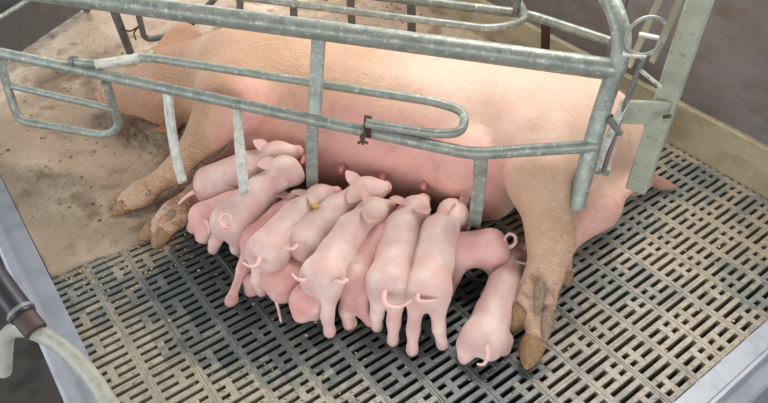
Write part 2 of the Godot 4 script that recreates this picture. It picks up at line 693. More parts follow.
func build_crumbs() -> void:
	# crumbs of feed and dried dung on the slab and along its broken edge
	var st := SurfaceTool.new()
	st.begin(Mesh.PRIMITIVE_TRIANGLES)
	var b := SphereMesh.new()
	b.radius = 1.0
	b.height = 1.4
	b.radial_segments = 6
	b.rings = 3
	st.append_from(b, 0, Transform3D.IDENTITY)
	var rng := RandomNumberGenerator.new()
	rng.seed = 12
	var mm := MultiMesh.new()
	mm.transform_format = MultiMesh.TRANSFORM_3D
	mm.use_colors = true
	mm.mesh = st.commit()
	mm.instance_count = 1100
	for i in 1100:
		var a: float
		var bb: float
		var h := 0.0015
		var r := rng.randf_range(0.0012, 0.0035)
		if i < 420:          # on the slab
			a = rng.randf_range(-2.5, -1.5)
			bb = rng.randf_range(0.03, 1.8)
			h = 0.014
			r *= rng.randf_range(0.8, 2.0)
		elif i < 760:        # along the edge
			a = -1.46 + abs(rng.randfn(0, 0.07))
			bb = rng.randf_range(0.01, 0.55)
		else:                # scattered over the tiles
			a = rng.randf_range(-1.45, -0.27)
			bb = rng.randf_range(0.02, 1.8)
		mm.set_instance_transform(i, Transform3D(Basis(Vector3.UP, rng.randf() * TAU) * Basis.from_scale(Vector3(r * 1.4, r * 0.7, r)), pen(a, bb, h)))
		mm.set_instance_color(i, Color("#5a4630").srgb_to_linear().lerp(Color("#c8b48f").srgb_to_linear(), pow(rng.randf(), 1.4) if i >= 420 else rng.randf() * 0.35))
	var o := MultiMeshInstance3D.new()
	o.name = "feed_crumbs"
	o.multimesh = mm
	var m := StandardMaterial3D.new()
	m.vertex_color_use_as_albedo = true
	m.roughness = 0.9
	o.material_override = m
	o.set_meta("kind", "stuff")
	o.set_meta("label", "brown crumbs of feed and dried dung scattered over slab and slats")
	o.set_meta("category", "crumbs")
	add_child(o)

func extrude(profile: Array, from: Vector3, to: Vector3, across: Vector3) -> ArrayMesh:
	# a profile of (across, height) drawn from one point to another
	var sec := []
	for q: Vector2 in profile:
		sec.append(q)
	var st := SurfaceTool.new()
	st.begin(Mesh.PRIMITIVE_TRIANGLES)
	st.set_smooth_group(-1)
	var n := sec.size()
	for i in n:
		var p: Vector2 = sec[i]
		var q: Vector2 = sec[(i + 1) % n]
		var a := from + across * p.x + Vector3(0, p.y, 0)
		var b := from + across * q.x + Vector3(0, q.y, 0)
		var c := to + across * q.x + Vector3(0, q.y, 0)
		var d := to + across * p.x + Vector3(0, p.y, 0)
		for v: Vector3 in [a, b, c, a, c, d]:
			st.add_vertex(v)
	for e in 2:
		var idx := Geometry2D.triangulate_polygon(PackedVector2Array(sec))
		var o := from if e == 0 else to
		for k in range(0, idx.size(), 3):
			for j: int in ([0, 1, 2] if e == 0 else [0, 2, 1]):
				var p: Vector2 = sec[idx[k + j]]
				st.add_vertex(o + across * p.x + Vector3(0, p.y, 0))
	st.generate_normals()
	return st.commit()

func build_rails() -> void:
	var l := thing("edge_rail", "broad pale steel edge rail running beside the concrete slab", "rail", pen(-1.2, -0.04, -0.2))
	part("profile", extrude([Vector2(0, -0.05), Vector2(0, 0.012), Vector2(-0.048, 0.016), Vector2(-0.055, 0.030), Vector2(-0.076, 0.034), Vector2(-0.084, 0.030), Vector2(-0.086, -0.32), Vector2(-0.06, -0.32), Vector2(-0.06, -0.05)], pen(-3.0, 0, 0), pen(-0.255, 0, 0), PB), M.rail, l)
	var r := thing("edge_rail", "stepped pale steel kerb along the aisle edge of the slatted floor", "rail", pen(-0.2, 0.9, -0.2))
	part("profile", extrude([Vector2(-0.249, -0.05), Vector2(-0.249, 0.010), Vector2(-0.204, 0.014), Vector2(-0.199, 0.024), Vector2(-0.191, 0.025), Vector2(-0.186, 0.008), Vector2(-0.152, 0.002), Vector2(-0.146, -0.004), Vector2(-0.140, -0.32), Vector2(-0.20, -0.32), Vector2(-0.20, -0.05)], pen(0, -0.08, 0), pen(0, 1.86, 0), PA), M.rail, r)

func strut(called: String, pts: Array, r: float, mat: Material, parent: Node3D, bend := 0.03) -> MeshInstance3D:
	return part(called, tube(pts, r, bend), mat, parent)

func finger(pts: Array, w: float, t: float, mat: Material, parent: Node3D) -> MeshInstance3D:
	# flat bar hanging from the lower rail, its broad side to the piglets
	return part("finger_bar", sweep(smooth_path(pts, 5), flat(w, t, t * 0.3), Vector3(-0.29, 0, 0.956), [], false), mat, parent)

func build_near_side() -> void:
	var t := thing("crate_side", "pale steel side of the crate along the sow's belly, flat bars hanging among the piglets", "crate side", Vector3(-0.2, 0, -1.35))
	strut("top_rail", [Vector3(-1.174, 0.560, -1.752), Vector3(0.522, 0.560, -1.316)], 0.0255, M.steel, t)
	strut("lower_rail", [Vector3(-1.339, 0.360, -1.794), Vector3(0.210, 0.360, -1.259), Vector3(0.501, 0.390, -1.256)], 0.0155, M.steel, t, 0.04)
	part("upright", sweep([Vector3(-0.164, 0.560, -1.493), Vector3(-0.181, 0.360, -1.399)], flat(0.036, 0.014, 0.004), Vector3(-0.29, 0, 0.956), [], false), M.steel, t)
	part("upright", sweep([Vector3(-0.186, 0.352, -1.415), Vector3(-0.195, 0.250, -1.413), Vector3(-0.201, 0.120, -1.391)], flat(0.034, 0.012, 0.004), Vector3(-0.29, 0, 0.956), [], false), M.steel, t)
	finger([Vector3(-0.592, 0.345, -1.533), Vector3(-0.584, 0.280, -1.480), Vector3(-0.566, 0.210, -1.415), Vector3(-0.547, 0.170, -1.369)], 0.033, 0.012, M.white_steel, t)
	finger([Vector3(-0.394, 0.345, -1.478), Vector3(-0.380, 0.310, -1.396), Vector3(-0.365, 0.260, -1.313), Vector3(-0.352, 0.230, -1.258)], 0.034, 0.012, M.white_steel, t)
	finger([Vector3(0.234, 0.345, -1.263), Vector3(0.240, 0.240, -1.267), Vector3(0.239, 0.120, -1.260)], 0.034, 0.012, M.steel, t)
	# frame at the sow's head
	var fr := part("end_frame", tube([Vector3(-1.137, 0.355, -1.734), Vector3(-1.145, 0.250, -1.716), Vector3(-1.128, 0.150, -1.676), Vector3(-0.836, 0.150, -1.603), Vector3(-0.788, 0.180, -1.608), Vector3(-0.779, 0.345, -1.591)], 0.0125, 0.03), M.steel, t)
	part("cross_bar", tube([Vector3(-1.145, 0.250, -1.722), Vector3(-0.780, 0.250, -1.594)], 0.0105, 0.01), M.steel, fr)
	# rear post: rises past the thigh and bends over into the upper frame
	var rp := part("rear_post", sweep(rounded([Vector3(0.473, 0.240, -1.206), Vector3(0.504, 0.460, -1.295), Vector3(0.532, 0.620, -1.325), Vector3(0.510, 0.680, -1.427), Vector3(0.448, 0.700, -1.726)], 0.09, 8), ring(16, 0.0215, 0.0215)), M.steel, t)
	part("bolt", tube([Vector3(0.506, 0.450, -1.285), Vector3(0.534, 0.450, -1.294)], 0.005, 0.01, 8), M.rust, rp)
	# adjustable loop bar lying inside the rail
	var u := thing("loop_bar", "pale steel loop bar with U-shaped end resting on the near lower rail", "bar", Vector3(-0.234, 0.360, -1.571))
	part("pipe", tube([Vector3(-0.890, 0.378, -1.647), Vector3(-0.801, 0.385, -1.614), Vector3(-0.686, 0.385, -1.661), Vector3(-0.599, 0.385, -1.640), Vector3(0.132, 0.385, -1.445), Vector3(0.206, 0.385, -1.401), Vector3(0.188, 0.385, -1.310), Vector3(0.120, 0.385, -1.305), Vector3(-0.046, 0.392, -1.338)], 0.0118, 0.045), M.steel, u)
	part("white_sleeve", tube([Vector3(-0.805, 0.386, -1.613), Vector3(-0.695, 0.386, -1.653)], 0.0135, 0.01), M.white_steel, u)
	part("collar", tube([Vector3(-0.883, 0.379, -1.645), Vector3(-0.870, 0.379, -1.640)], 0.0165, 0.01), M.dull_steel, u)
	# rusty wire twisted round loop and rail
	var w := thing("wire_tie", "rusty twisted wire binding the loop bar to the lower rail", "wire", Vector3(-0.047, 0.360, -1.354))
	var turn := []
	for i in 40:
		var q := TAU * i / 9.0
		turn.append(Vector3(-0.042, 0.372, -1.350) + Vector3(0.94, 0, 0.3) * (i * 0.0004 - 0.008) + Vector3(0, 0.026 * sin(q), 0.026 * cos(q)))
	part("coil", sweep(turn, ring(6, 0.003, 0.003)), M.rust, w)
	var rng := RandomNumberGenerator.new()
	rng.seed = 4
	for i in 3:
		var e := [Vector3(-0.046, 0.375, -1.328), Vector3(-0.058, 0.370, -1.306) + Vector3(rng.randf_range(-0.01, 0.01), 0, 0), Vector3(-0.065, 0.360, -1.303) + Vector3(0.012 * i, rng.randf_range(-0.01, 0.01), 0.004 * i)]
		part("wire_end", sweep(smooth_path(e), ring(6, 0.0035, 0.0035)), M.rust, w)

func build_far_side() -> void:
	var t := thing("crate_side", "steel side of the crate behind the sow's back, in front of the dark wall", "crate side", Vector3(0, 0, -2.1))
	strut("lower_rail", [Vector3(-1.295, 0.360, -2.444), Vector3(0.104, 0.360, -2.092), Vector3(0.458, 0.360, -2.004), Vector3(0.698, 0.345, -1.850)], 0.0155, M.steel, t, 0.05)
	strut("top_rail", [Vector3(-0.926, 0.580, -2.383), Vector3(0.479, 0.580, -1.985), Vector3(0.695, 0.580, -1.819)], 0.0225, M.steel, t, 0.05)
	for q: Array in [[Vector3(-0.397, 0.360, -2.232), Vector3(-0.397, 0.580, -2.232)], [Vector3(0.421, 0.360, -2.002), Vector3(0.421, 0.580, -2.002)], [Vector3(0.693, 0.100, -1.825), Vector3(0.693, 0.580, -1.825)]]:
		strut("upright", q, 0.012, M.dull_steel, t)
	for q: Array in [[Vector3(-0.514, 0.360, -2.246), Vector3(-0.589, 0.120, -2.493)], [Vector3(-0.323, 0.360, -2.201), Vector3(-0.362, 0.120, -2.411)], [Vector3(-0.123, 0.360, -2.157), Vector3(-0.131, 0.120, -2.365)], [Vector3(0.084, 0.360, -2.099), Vector3(0.099, 0.120, -2.235)]]:
		part("finger_bar", sweep([q[0], q[1]], flat(0.03, 0.012, 0.003), Vector3(-0.29, 0, 0.956), [], false), M.dull_steel, t)
	part("finger_bar", sweep([Vector3(0.517, 0.350, -1.983), Vector3(0.574, 0.120, -2.104)], flat(0.03, 0.012, 0.003), Vector3(-0.29, 0, 0.956), [], false), M.rust, t)
	strut("front_post", [Vector3(-0.994, 0.360, -2.252), Vector3(-0.990, 0.250, -2.247), Vector3(-1.005, 0.030, -2.323)], 0.016, M.dull_steel, t)
	strut("end_frame", [Vector3(-0.916, 0.320, -2.278), Vector3(-0.921, 0.100, -2.290), Vector3(-0.791, 0.100, -2.341), Vector3(-0.608, 0.300, -2.230)], 0.0115, M.dull_steel, t, 0.03)
	var u := thing("loop_bar", "pale steel loop bar with U-shaped end behind the sow's back", "bar", Vector3(-0.019, 0.360, -2.008))
	part("pipe", tube([Vector3(-1.142, 0.375, -2.247), Vector3(-0.018, 0.375, -1.956), Vector3(0.327, 0.375, -1.869), Vector3(0.445, 0.380, -1.921), Vector3(0.432, 0.380, -2.094), Vector3(0.046, 0.390, -2.102)], 0.0118, 0.05), M.steel, u)
	var k := thing("wire_tie", "thin wire hooked round the dark posts beside the sow's ear", "wire", Vector3(-0.978, 0.120, -2.331))
	part("hook", sweep(smooth_path([Vector3(-0.988, 0.160, -2.261), Vector3(-0.950, 0.160, -2.246), Vector3(-0.930, 0.160, -2.278), Vector3(-0.955, 0.130, -2.288), Vector3(-0.947, 0.110, -2.271)]), ring(6, 0.003, 0.003)), M.rust, k)

func build_rear_hardware() -> void:
	var g := thing("rear_gate_post", "greenish square steel post with a bracket plate beside the sow's tail", "post", Vector3(0.787, 0.000, -1.567))
	part("post", sweep([Vector3(0.667, 0.200, -1.327), Vector3(0.689, 0.740, -1.379)], flat(0.052, 0.04, 0.004), Vector3(-0.6, 0, 0.8), [], false), M.cream_steel, g)
	part("bracket", sweep([Vector3(0.551, 0.460, -1.296), Vector3(0.668, 0.440, -1.323)], flat(0.012, 0.062, 0.002), Vector3(0, 1, 0), [], false), M.cream_steel, g)
	part("bolt", tube([Vector3(0.655, 0.450, -1.292), Vector3(0.663, 0.460, -1.281)], 0.005, 0.01, 8), M.rust, g)
	# two further uprights of the gate behind it
	for q: Array in [[Vector3(0.570, 0.720, -1.332), Vector3(0.614, 0.400, -1.512)], [Vector3(0.617, 0.720, -1.333), Vector3(0.670, 0.420, -1.505)]]:
		part("upright", sweep([q[0] + Vector3(0.06, 0, -0.1), q[1] + Vector3(0.06, 0, -0.1)], flat(0.016, 0.012, 0.002), Vector3(-0.6, 0, 0.8), [], false), M.cream_steel, g)
	var p := thing("locking_pin", "steel locking rod with a ring handle on the rear post", "pin", Vector3(0.623, 0.100, -1.457))
	part("rod", tube([Vector3(0.565, 0.600, -1.291), Vector3(0.549, 0.470, -1.281), Vector3(0.536, 0.310, -1.257)], 0.0062, 0.01), M.dull_steel, p)
	var rg := []
	var c := Vector3(0.567, 0.645, -1.315)
	var ux := Vector3(0.93, 0.1, 0.1).normalized()
	var uy := Vector3(0.15, 0.8, -0.5).normalized()
	for i in 25:
		var q := TAU * i / 26.0 + 0.6
		rg.append(c + (ux * cos(q) + uy * sin(q)) * 0.041)
	part("ring_handle", sweep(rg, ring(8, 0.0045, 0.0045), Vector3(0, 0.5, 0.8)), M.steel, p)
	part("flat_bar", sweep([Vector3(0.552, 0.500, -1.285), Vector3(0.510, 0.320, -1.252)], flat(0.018, 0.006, 0.001), Vector3(-0.5, 0.2, 0.8), [], false), M.white_steel, p)
	part("clamp", sweep([Vector3(0.517, 0.310, -1.273), Vector3(0.553, 0.310, -1.258)], flat(0.022, 0.02, 0.003), Vector3.UP, [], false), M.steel, p)
	part("clamp", sweep([Vector3(0.516, 0.460, -1.271), Vector3(0.554, 0.420, -1.264)], flat(0.012, 0.014, 0.003), Vector3.UP, [], false), M.dull_steel, p)
	part("catch_plate", sweep([Vector3(0.521, 0.610, -1.299), Vector3(0.569, 0.610, -1.291)], flat(0.016, 0.006, 0.001), Vector3.UP, [], false), M.white_steel, p)
	part("catch_plate", sweep([Vector3(0.566, 0.630, -1.353), Vector3(0.605, 0.630, -1.335)], flat(0.014, 0.006, 0.001), Vector3.UP, [], false), M.white_steel, p)
	part("catch_plate", sweep([Vector3(0.562, 0.580, -1.282), Vector3(0.617, 0.540, -1.282)], flat(0.016, 0.006, 0.001), Vector3.UP, [], false), M.white_steel, p)

func build_trough() -> void:
	var t := thing("feed_trough", "dark grey sheet steel feed trough with a bright rolled rim", "trough", Vector3(-1.472, 0.000, -2.309))
	var ev := Vector3(-0.29237, 0, 0.95630)
	var eu := Vector3(0.95630, 0, 0.29237)
	var prof := [Vector2(-1.36, 0.30), Vector2(-1.47, 0.09), Vector2(-1.56, 0.05), Vector2(-1.63, 0.09), Vector2(-1.68, 0.42), Vector2(-1.67, 0.42), Vector2(-1.62, 0.10), Vector2(-1.56, 0.062), Vector2(-1.478, 0.10), Vector2(-1.372, 0.302)]
	var o := Vector3(0, 0, -1.65)
	part("trough_sheet", extrude(prof, o + ev * 0.03, o - ev * 0.62, eu), M.trough, t)
	for v: float in [0.03, -0.62]:
		part("end_plate", extrude([Vector2(-1.36, 0.30), Vector2(-1.47, 0.09), Vector2(-1.56, 0.0), Vector2(-1.63, 0.09), Vector2(-1.68, 0.42)], o + ev * (v + 0.003), o + ev * (v - 0.003), eu), M.trough, t)
	part("rim", tube([o + eu * -1.362 + ev * 0.04 + Vector3(0, 0.302, 0), o + eu * -1.362 - ev * 0.63 + Vector3(0, 0.302, 0)], 0.008, 0.01), M.steel, t)

func build_hose() -> void:
	var h := thing("water_hose", "black rubber hose joined to a pale bent pipe over the edge rail", "hose", Vector3(-0.871, 0.000, -0.999))
	part("hose", sweep(smooth_path([Vector3(-2.436, 0.020, -1.847), Vector3(-1.697, 0.250, -1.480), Vector3(-0.989, 0.320, -1.070), Vector3(-0.837, 0.300, -0.940), Vector3(-0.761, 0.270, -0.869), Vector3(-0.731, 0.255, -0.842)]), ring(16, 0.026, 0.026)), M.hose, h)
	part("clip", sweep([Vector3(-0.741, 0.260, -0.851), Vector3(-0.735, 0.257, -0.846)], ring(16, 0.0285, 0.0285)), M.hose_ring, h)
	part("cuff", sweep([Vector3(-0.731, 0.255, -0.842), Vector3(-0.701, 0.240, -0.816)], ring(16, 0.0235, 0.019)), M.cuff, h)
	part("pipe", tube([Vector3(-0.870, 0.020, -0.865), Vector3(-0.809, 0.170, -0.865), Vector3(-0.742, 0.220, -0.839), Vector3(-0.655, 0.235, -0.796), Vector3(-0.567, 0.235, -0.727), Vector3(-0.468, 0.235, -0.617), Vector3(-0.368, 0.200, -0.497), Vector3(-0.411, -0.200, -0.544)], 0.0165, 0.05), M.pipe, h)

# ---------------------------------------------------------------- animals
const SOW_AT := Vector3(0, 0, -1.65)
var sow_basis := Basis(Vector3(0.95630, 0, 0.29237), Vector3.UP, Vector3(-0.29237, 0, 0.95630))

func s(u: float, v: float, h: float) -> Vector3:
	return SOW_AT + sow_basis * Vector3(u, h, v)

func sow_colour(p: Vector3, _n: Vector3) -> Color:
	var q := sow_basis.transposed() * (p - SOW_AT)
	var u := q.x
	var v := q.z
	var patch: float = M.n1.get_noise_3dv(p)
	var fine: float = M.n2.get_noise_3dv(p)
	var pale := Color("#cfae9b").srgb_to_linear()
	var tan_ := Color("#b58f6f").srgb_to_linear()
	var pink := Color("#cf9a8f").srgb_to_linear()
	var leg := Color("#ae8b6d").srgb_to_linear()
	var dirt := Color("#85623f").srgb_to_linear()
	var c := pale
	c = c.lerp(tan_, clampf(smoothstep(0.12, -0.38, u + patch * 0.25) * 0.95 + 0.15 * patch, 0, 1))
	c = c.lerp(tan_, smoothstep(0.20, 0.0, abs(u + 0.08 + patch * 0.15)) * smoothstep(-0.35, 0.05, patch + fine * 0.3) * 0.75)
	c = c.lerp(Color("#9c7250").srgb_to_linear(), smoothstep(-0.42, -0.62, u + patch * 0.2) * smoothstep(-0.3, 0.3, patch + fine * 0.4) * 0.6)
	# udder and belly skin is bare and pink
	var bare := smoothstep(0.08, 0.2, v + patch * 0.06) * smoothstep(-0.5, -0.3, u) * smoothstep(0.44, 0.36, u)
	c = c.lerp(pink, bare)
	c = c.lerp(pink, smoothstep(0.55, 0.62, u + patch * 0.05) * smoothstep(0.2, 0.1, q.y) * 0.8)
	# head
	c = c.lerp(Color("#a87a60").srgb_to_linear(), smoothstep(-0.6, -0.72, u) * smoothstep(0.25, 0.1, v) * 0.75)
	# legs
	var on_leg := smoothstep(0.18, 0.3, v) * (smoothstep(0.38, 0.44, u) + smoothstep(-0.4, -0.46, u))
	c = c.lerp(leg, clampf(on_leg, 0, 1) * 0.8)
	c = c.lerp(Color("#c9a79a").srgb_to_linear(), smoothstep(0.38, 0.46, v) * 0.5 * smoothstep(-0.2, 0.3, patch))
	c = c.lerp(dirt, smoothstep(0.25, 0.6, patch + fine * 0.5) * (0.3 + 0.6 * clampf(on_leg, 0, 1)))
	c = c.lerp(Color("#8f6a55").srgb_to_linear(), smoothstep(0.77, 0.83, u + fine * 0.03) * 0.8)
	return c * (1.0 + fine * 0.12)

func build_sow() -> void:
	M.n1 = noise(91, 4.0, 3)
	M.n2 = noise(92, 30.0, 3)
	var t := thing("sow", "large tan and pink sow lying on her side in the crate, nursing", "pig", s(0, 0, 0))
	var ob := sow_basis
	var bones := [
		egg(s(-0.36, -0.07, 0.19), Vector3(0.34, 0.185, 0.245), ob),
		egg(s(0.02, -0.06, 0.19), Vector3(0.42, 0.185, 0.265), ob),
		egg(s(0.38, -0.1, 0.195), Vector3(0.34, 0.18, 0.24), ob),
		egg(s(0.54, -0.1, 0.18), Vector3(0.21, 0.165, 0.19), ob),
		# udder
		cap(s(-0.34, 0.115, 0.10), s(0.34, 0.11, 0.10), 0.09, 0.10),
		egg(s(0.28, 0.12, 0.17), Vector3(0.14, 0.12, 0.12), ob),
		# neck and head
		cap(s(-0.52, -0.07, 0.18), s(-0.72, -0.05, 0.15), 0.175, 0.125),
		cap(s(-0.72, -0.05, 0.15), s(-0.84, -0.01, 0.115), 0.12, 0.085),
		cap(s(-0.84, -0.01, 0.115), s(-0.955, 0.02, 0.085), 0.08, 0.055),
		egg(s(-0.76, 0.03, 0.13), Vector3(0.1, 0.09, 0.08), ob),
		# upper foreleg
		egg(s(-0.42, 0.06, 0.255), Vector3(0.15, 0.10, 0.20), ob),
		cap(s(-0.41, 0.13, 0.26), s(-0.46, 0.235, 0.205), 0.08, 0.055),
		cap(s(-0.46, 0.235, 0.205), s(-0.555, 0.335, 0.095), 0.052, 0.030),
		cap(s(-0.555, 0.335, 0.095), s(-0.625, 0.395, 0.05), 0.030, 0.028),
		cap(s(-0.615, 0.390, 0.05), s(-0.655, 0.435, 0.03), 0.026, 0.018),
		cap(s(-0.630, 0.380, 0.05), s(-0.68, 0.415, 0.03), 0.026, 0.018),
		# lower foreleg
		cap(s(-0.38, 0.15, 0.08), s(-0.44, 0.29, 0.06), 0.07, 0.045),
		cap(s(-0.44, 0.29, 0.06), s(-0.49, 0.44, 0.042), 0.042, 0.033),
		cap(s(-0.485, 0.435, 0.042), s(-0.49, 0.50, 0.03), 0.027, 0.02),
		cap(s(-0.50, 0.43, 0.042), s(-0.525, 0.495, 0.03), 0.027, 0.02),
		# upper hind leg
		egg(s(0.49, 0.03, 0.255), Vector3(0.17, 0.115, 0.22), ob),
		cap(s(0.49, 0.1, 0.27), s(0.485, 0.22, 0.25), 0.11, 0.088),
		cap(s(0.50, 0.2, 0.245), s(0.535, 0.335, 0.165), 0.085, 0.055),
		cap(s(0.545, 0.345, 0.16), s(0.541, 0.41, 0.112), 0.052, 0.040),
		cap(s(0.541, 0.41, 0.112), s(0.533, 0.475, 0.072), 0.039, 0.038),
		cap(Vector3(0.364, 0.085, -1.064), Vector3(0.335, 0.055, -1.023), 0.030, 0.025),
		cap(Vector3(0.386, 0.075, -1.041), Vector3(0.359, 0.050, -0.941), 0.030, 0.024),
		# lower ham and hind leg, folded on the floor
		cap(s(0.56, 0.0, 0.12), s(0.635, 0.07, 0.09), 0.12, 0.083),
		cap(s(0.63, 0.08, 0.08), s(0.58, 0.21, 0.05), 0.078, 0.038),
		cap(s(0.57, 0.23, 0.045), Vector3(0.476, 0.035, -1.173), 0.032, 0.022),
		# tail
		cap(s(0.72, -0.10, 0.16), s(0.79, -0.125, 0.07), 0.026, 0.017),
		cap(s(0.79, -0.125, 0.07), s(0.84, -0.158, 0.025), 0.016, 0.013),
		cap(s(0.84, -0.158, 0.025), s(0.885, -0.16, 0.018), 0.013, 0.009),
		egg(s(0.715, 0.03, 0.14), Vector3(0.03, 0.025, 0.035), ob),
	]
	var hide := flesh(bones, 0.0105, 85.0, sow_colour)
	part("body", hide, M.skin, t)
	bristles(hide, t)
	# claws: two on each foot and the dew claws behind
	for q: Array in [
		[s(-0.648, 0.425, 0.034), s(-0.685, 0.465, 0.008), 0.021], [s(-0.672, 0.405, 0.034), s(-0.715, 0.44, 0.008), 0.021],
		[s(-0.49, 0.49, 0.03), s(-0.50, 0.545, 0.008), 0.023], [s(-0.522, 0.485, 0.03), s(-0.548, 0.53, 0.008), 0.023],
		[Vector3(0.337, 0.075, -1.022), Vector3(0.303, 0.022, -0.987), 0.028], [Vector3(0.359, 0.055, -0.949), Vector3(0.336, 0.010, -0.893), 0.028],
		[Vector3(0.476, 0.036, -1.176), Vector3(0.482, 0.014, -1.147), 0.021]]:
		claw(q[0], q[1], q[2], "claw", t)
	for q: Array in [[Vector3(0.377, 0.136, -1.049), Vector3(0.363, 0.100, -0.984), 0.0165], [Vector3(0.392, 0.102, -0.995), Vector3(0.378, 0.065, -0.930), 0.0165], [s(-0.585, 0.385, 0.075), s(-0.60, 0.415, 0.06), 0.012], [s(-0.478, 0.45, 0.07), s(-0.485, 0.485, 0.06), 0.014]]:
		claw(q[0], q[1], q[2] * 0.88, "dew_claw", t)
	var ear_mat: StandardMaterial3D = M.skin
	part("ear", ear_mesh(Vector3(-0.583, 0.275, -1.902), Vector3(-0.690, 0.285, -2.010), Vector3(-0.769, 0.235, -1.951), 0.115, 0.014, Color("#b98f6e"), Vector3(0.2, 0.8, 0.5)), ear_mat, t)
	part("ear", ear_mesh(s(-0.70, 0.02, 0.07), s(-0.74, 0.07, 0.035), s(-0.79, 0.07, 0.022), 0.055, 0.010, Color("#b98260")), ear_mat, t)
	part("eye", ball(s(-0.80, 0.03, 0.205), Vector3.ONE * 0.011), M.eye, t)
	part("snout", sweep([s(-0.97, 0.024, 0.08), s(-0.995, 0.03, 0.075), s(-1.0, 0.032, 0.074)], ring(16, 0.05, 0.042), Vector3.UP, [0.95, 1.0, 0.85]), M.snout_sow, t)
	# teats along the udder
	for i in 6:
		var u := -0.3 + i * 0.12
		part("teat", sweep([s(u, 0.20, 0.15), s(u + 0.004, 0.235, 0.155), s(u + 0.005, 0.243, 0.155)], ring(8, 0.011, 0.011), Vector3.UP, [1.0, 0.8, 0.4]), M.teat, t)

func bristles(hide: ArrayMesh, parent: Node3D) -> void:
	# short coarse hair lying back along the body, thick on shoulder and back, none on the udder
	var arr := hide.surface_get_arrays(0)
	var vs: PackedVector3Array = arr[Mesh.ARRAY_VERTEX]
	var ns: PackedVector3Array = arr[Mesh.ARRAY_NORMAL]
	var st := SurfaceTool.new()
	st.begin(Mesh.PRIMITIVE_TRIANGLES)
	for v: Vector3 in [Vector3(-0.5, 0, 0), Vector3(0.5, 0, 0), Vector3(0.3, 0.35, 0.55), Vector3(-0.5, 0, 0), Vector3(0.3, 0.35, 0.55), Vector3(-0.3, 0.35, 0.55), Vector3(-0.3, 0.35, 0.55), Vector3(0.3, 0.35, 0.55), Vector3(0, 0.4, 1)]:
		st.add_vertex(v)
	st.generate_normals()
	var rng := RandomNumberGenerator.new()
	rng.seed = 77
	var spots := []
	var shades := []
	for i in vs.size():
		var q := sow_basis.transposed() * (vs[i] - SOW_AT)
		var bare := smoothstep(0.06, 0.16, q.z) * smoothstep(-0.5, -0.3, q.x) * smoothstep(0.46, 0.38, q.x)
		if bare > 0.3 or q.x > 0.7 or q.y < 0.03:
			continue
		var dense: float = 1.3 if q.x < 0.05 else 0.8
		for c in 2:
			if rng.randf() > dense * 0.6:
				continue
			var n := ns[i]
			var p := vs[i] + Vector3(rng.randf() - 0.5, rng.randf() - 0.5, rng.randf() - 0.5) * 0.010
			var lay := sow_basis * Vector3(1.0, 0.0, 0.25 + rng.randf_range(-0.35, 0.35))
			lay = (lay - n * lay.dot(n)).normalized()
			var x := n.cross(lay).normalized()
			var ln := rng.randf_range(0.010, 0.020)
			spots.append(Transform3D(Basis(x * 0.0009, n * ln * 0.6, lay * ln), p - n * 0.001))
			shades.append(Color("#c99d72").srgb_to_linear().lerp(Color("#efd9bd").srgb_to_linear(), rng.randf()))
	var mm := MultiMesh.new()
	mm.transform_format = MultiMesh.TRANSFORM_3D
	mm.use_colors = true
	mm.mesh = st.commit()
	mm.instance_count = spots.size()
	for i in spots.size():
		mm.set_instance_transform(i, spots[i])
		mm.set_instance_color(i, shades[i])
	var o := MultiMeshInstance3D.new()
	o.name = "bristles"
	o.multimesh = mm
	var m := StandardMaterial3D.new()
	m.vertex_color_use_as_albedo = true
	m.roughness = 0.6
	o.material_override = m
	o.set_meta("kind", "stuff")
	parent.add_child(o, true)
	o.position = -parent.position

func claw(a: Vector3, b: Vector3, r: float, called: String, parent: Node3D) -> void:
	# a horn shoe: round at the coronet, flat under the toe, blunt tip
	var path := []
	var sc := []
	for i in 7:
		var k := i / 6.0
		path.append(a.lerp(b, k) + Vector3(0, sin(k * PI) * r * 0.18, 0))
		sc.append([0.9, 1.05, 1.05, 1.0, 0.85, 0.6, 0.2][i])
	var m := sweep(path, [Vector2(0.9, -0.55) * r, Vector2(1.0, 0.0) * r, Vector2(0.8, 0.6) * r, Vector2(0.3, 0.98) * r, Vector2(-0.3, 0.98) * r, Vector2(-0.8, 0.6) * r, Vector2(-1.0, 0) * r, Vector2(-0.9, -0.55) * r, Vector2(0, -0.75) * r], Vector3.UP, sc)
	part(called, m, M.dew if called == "dew_claw" else M.hoof, parent)

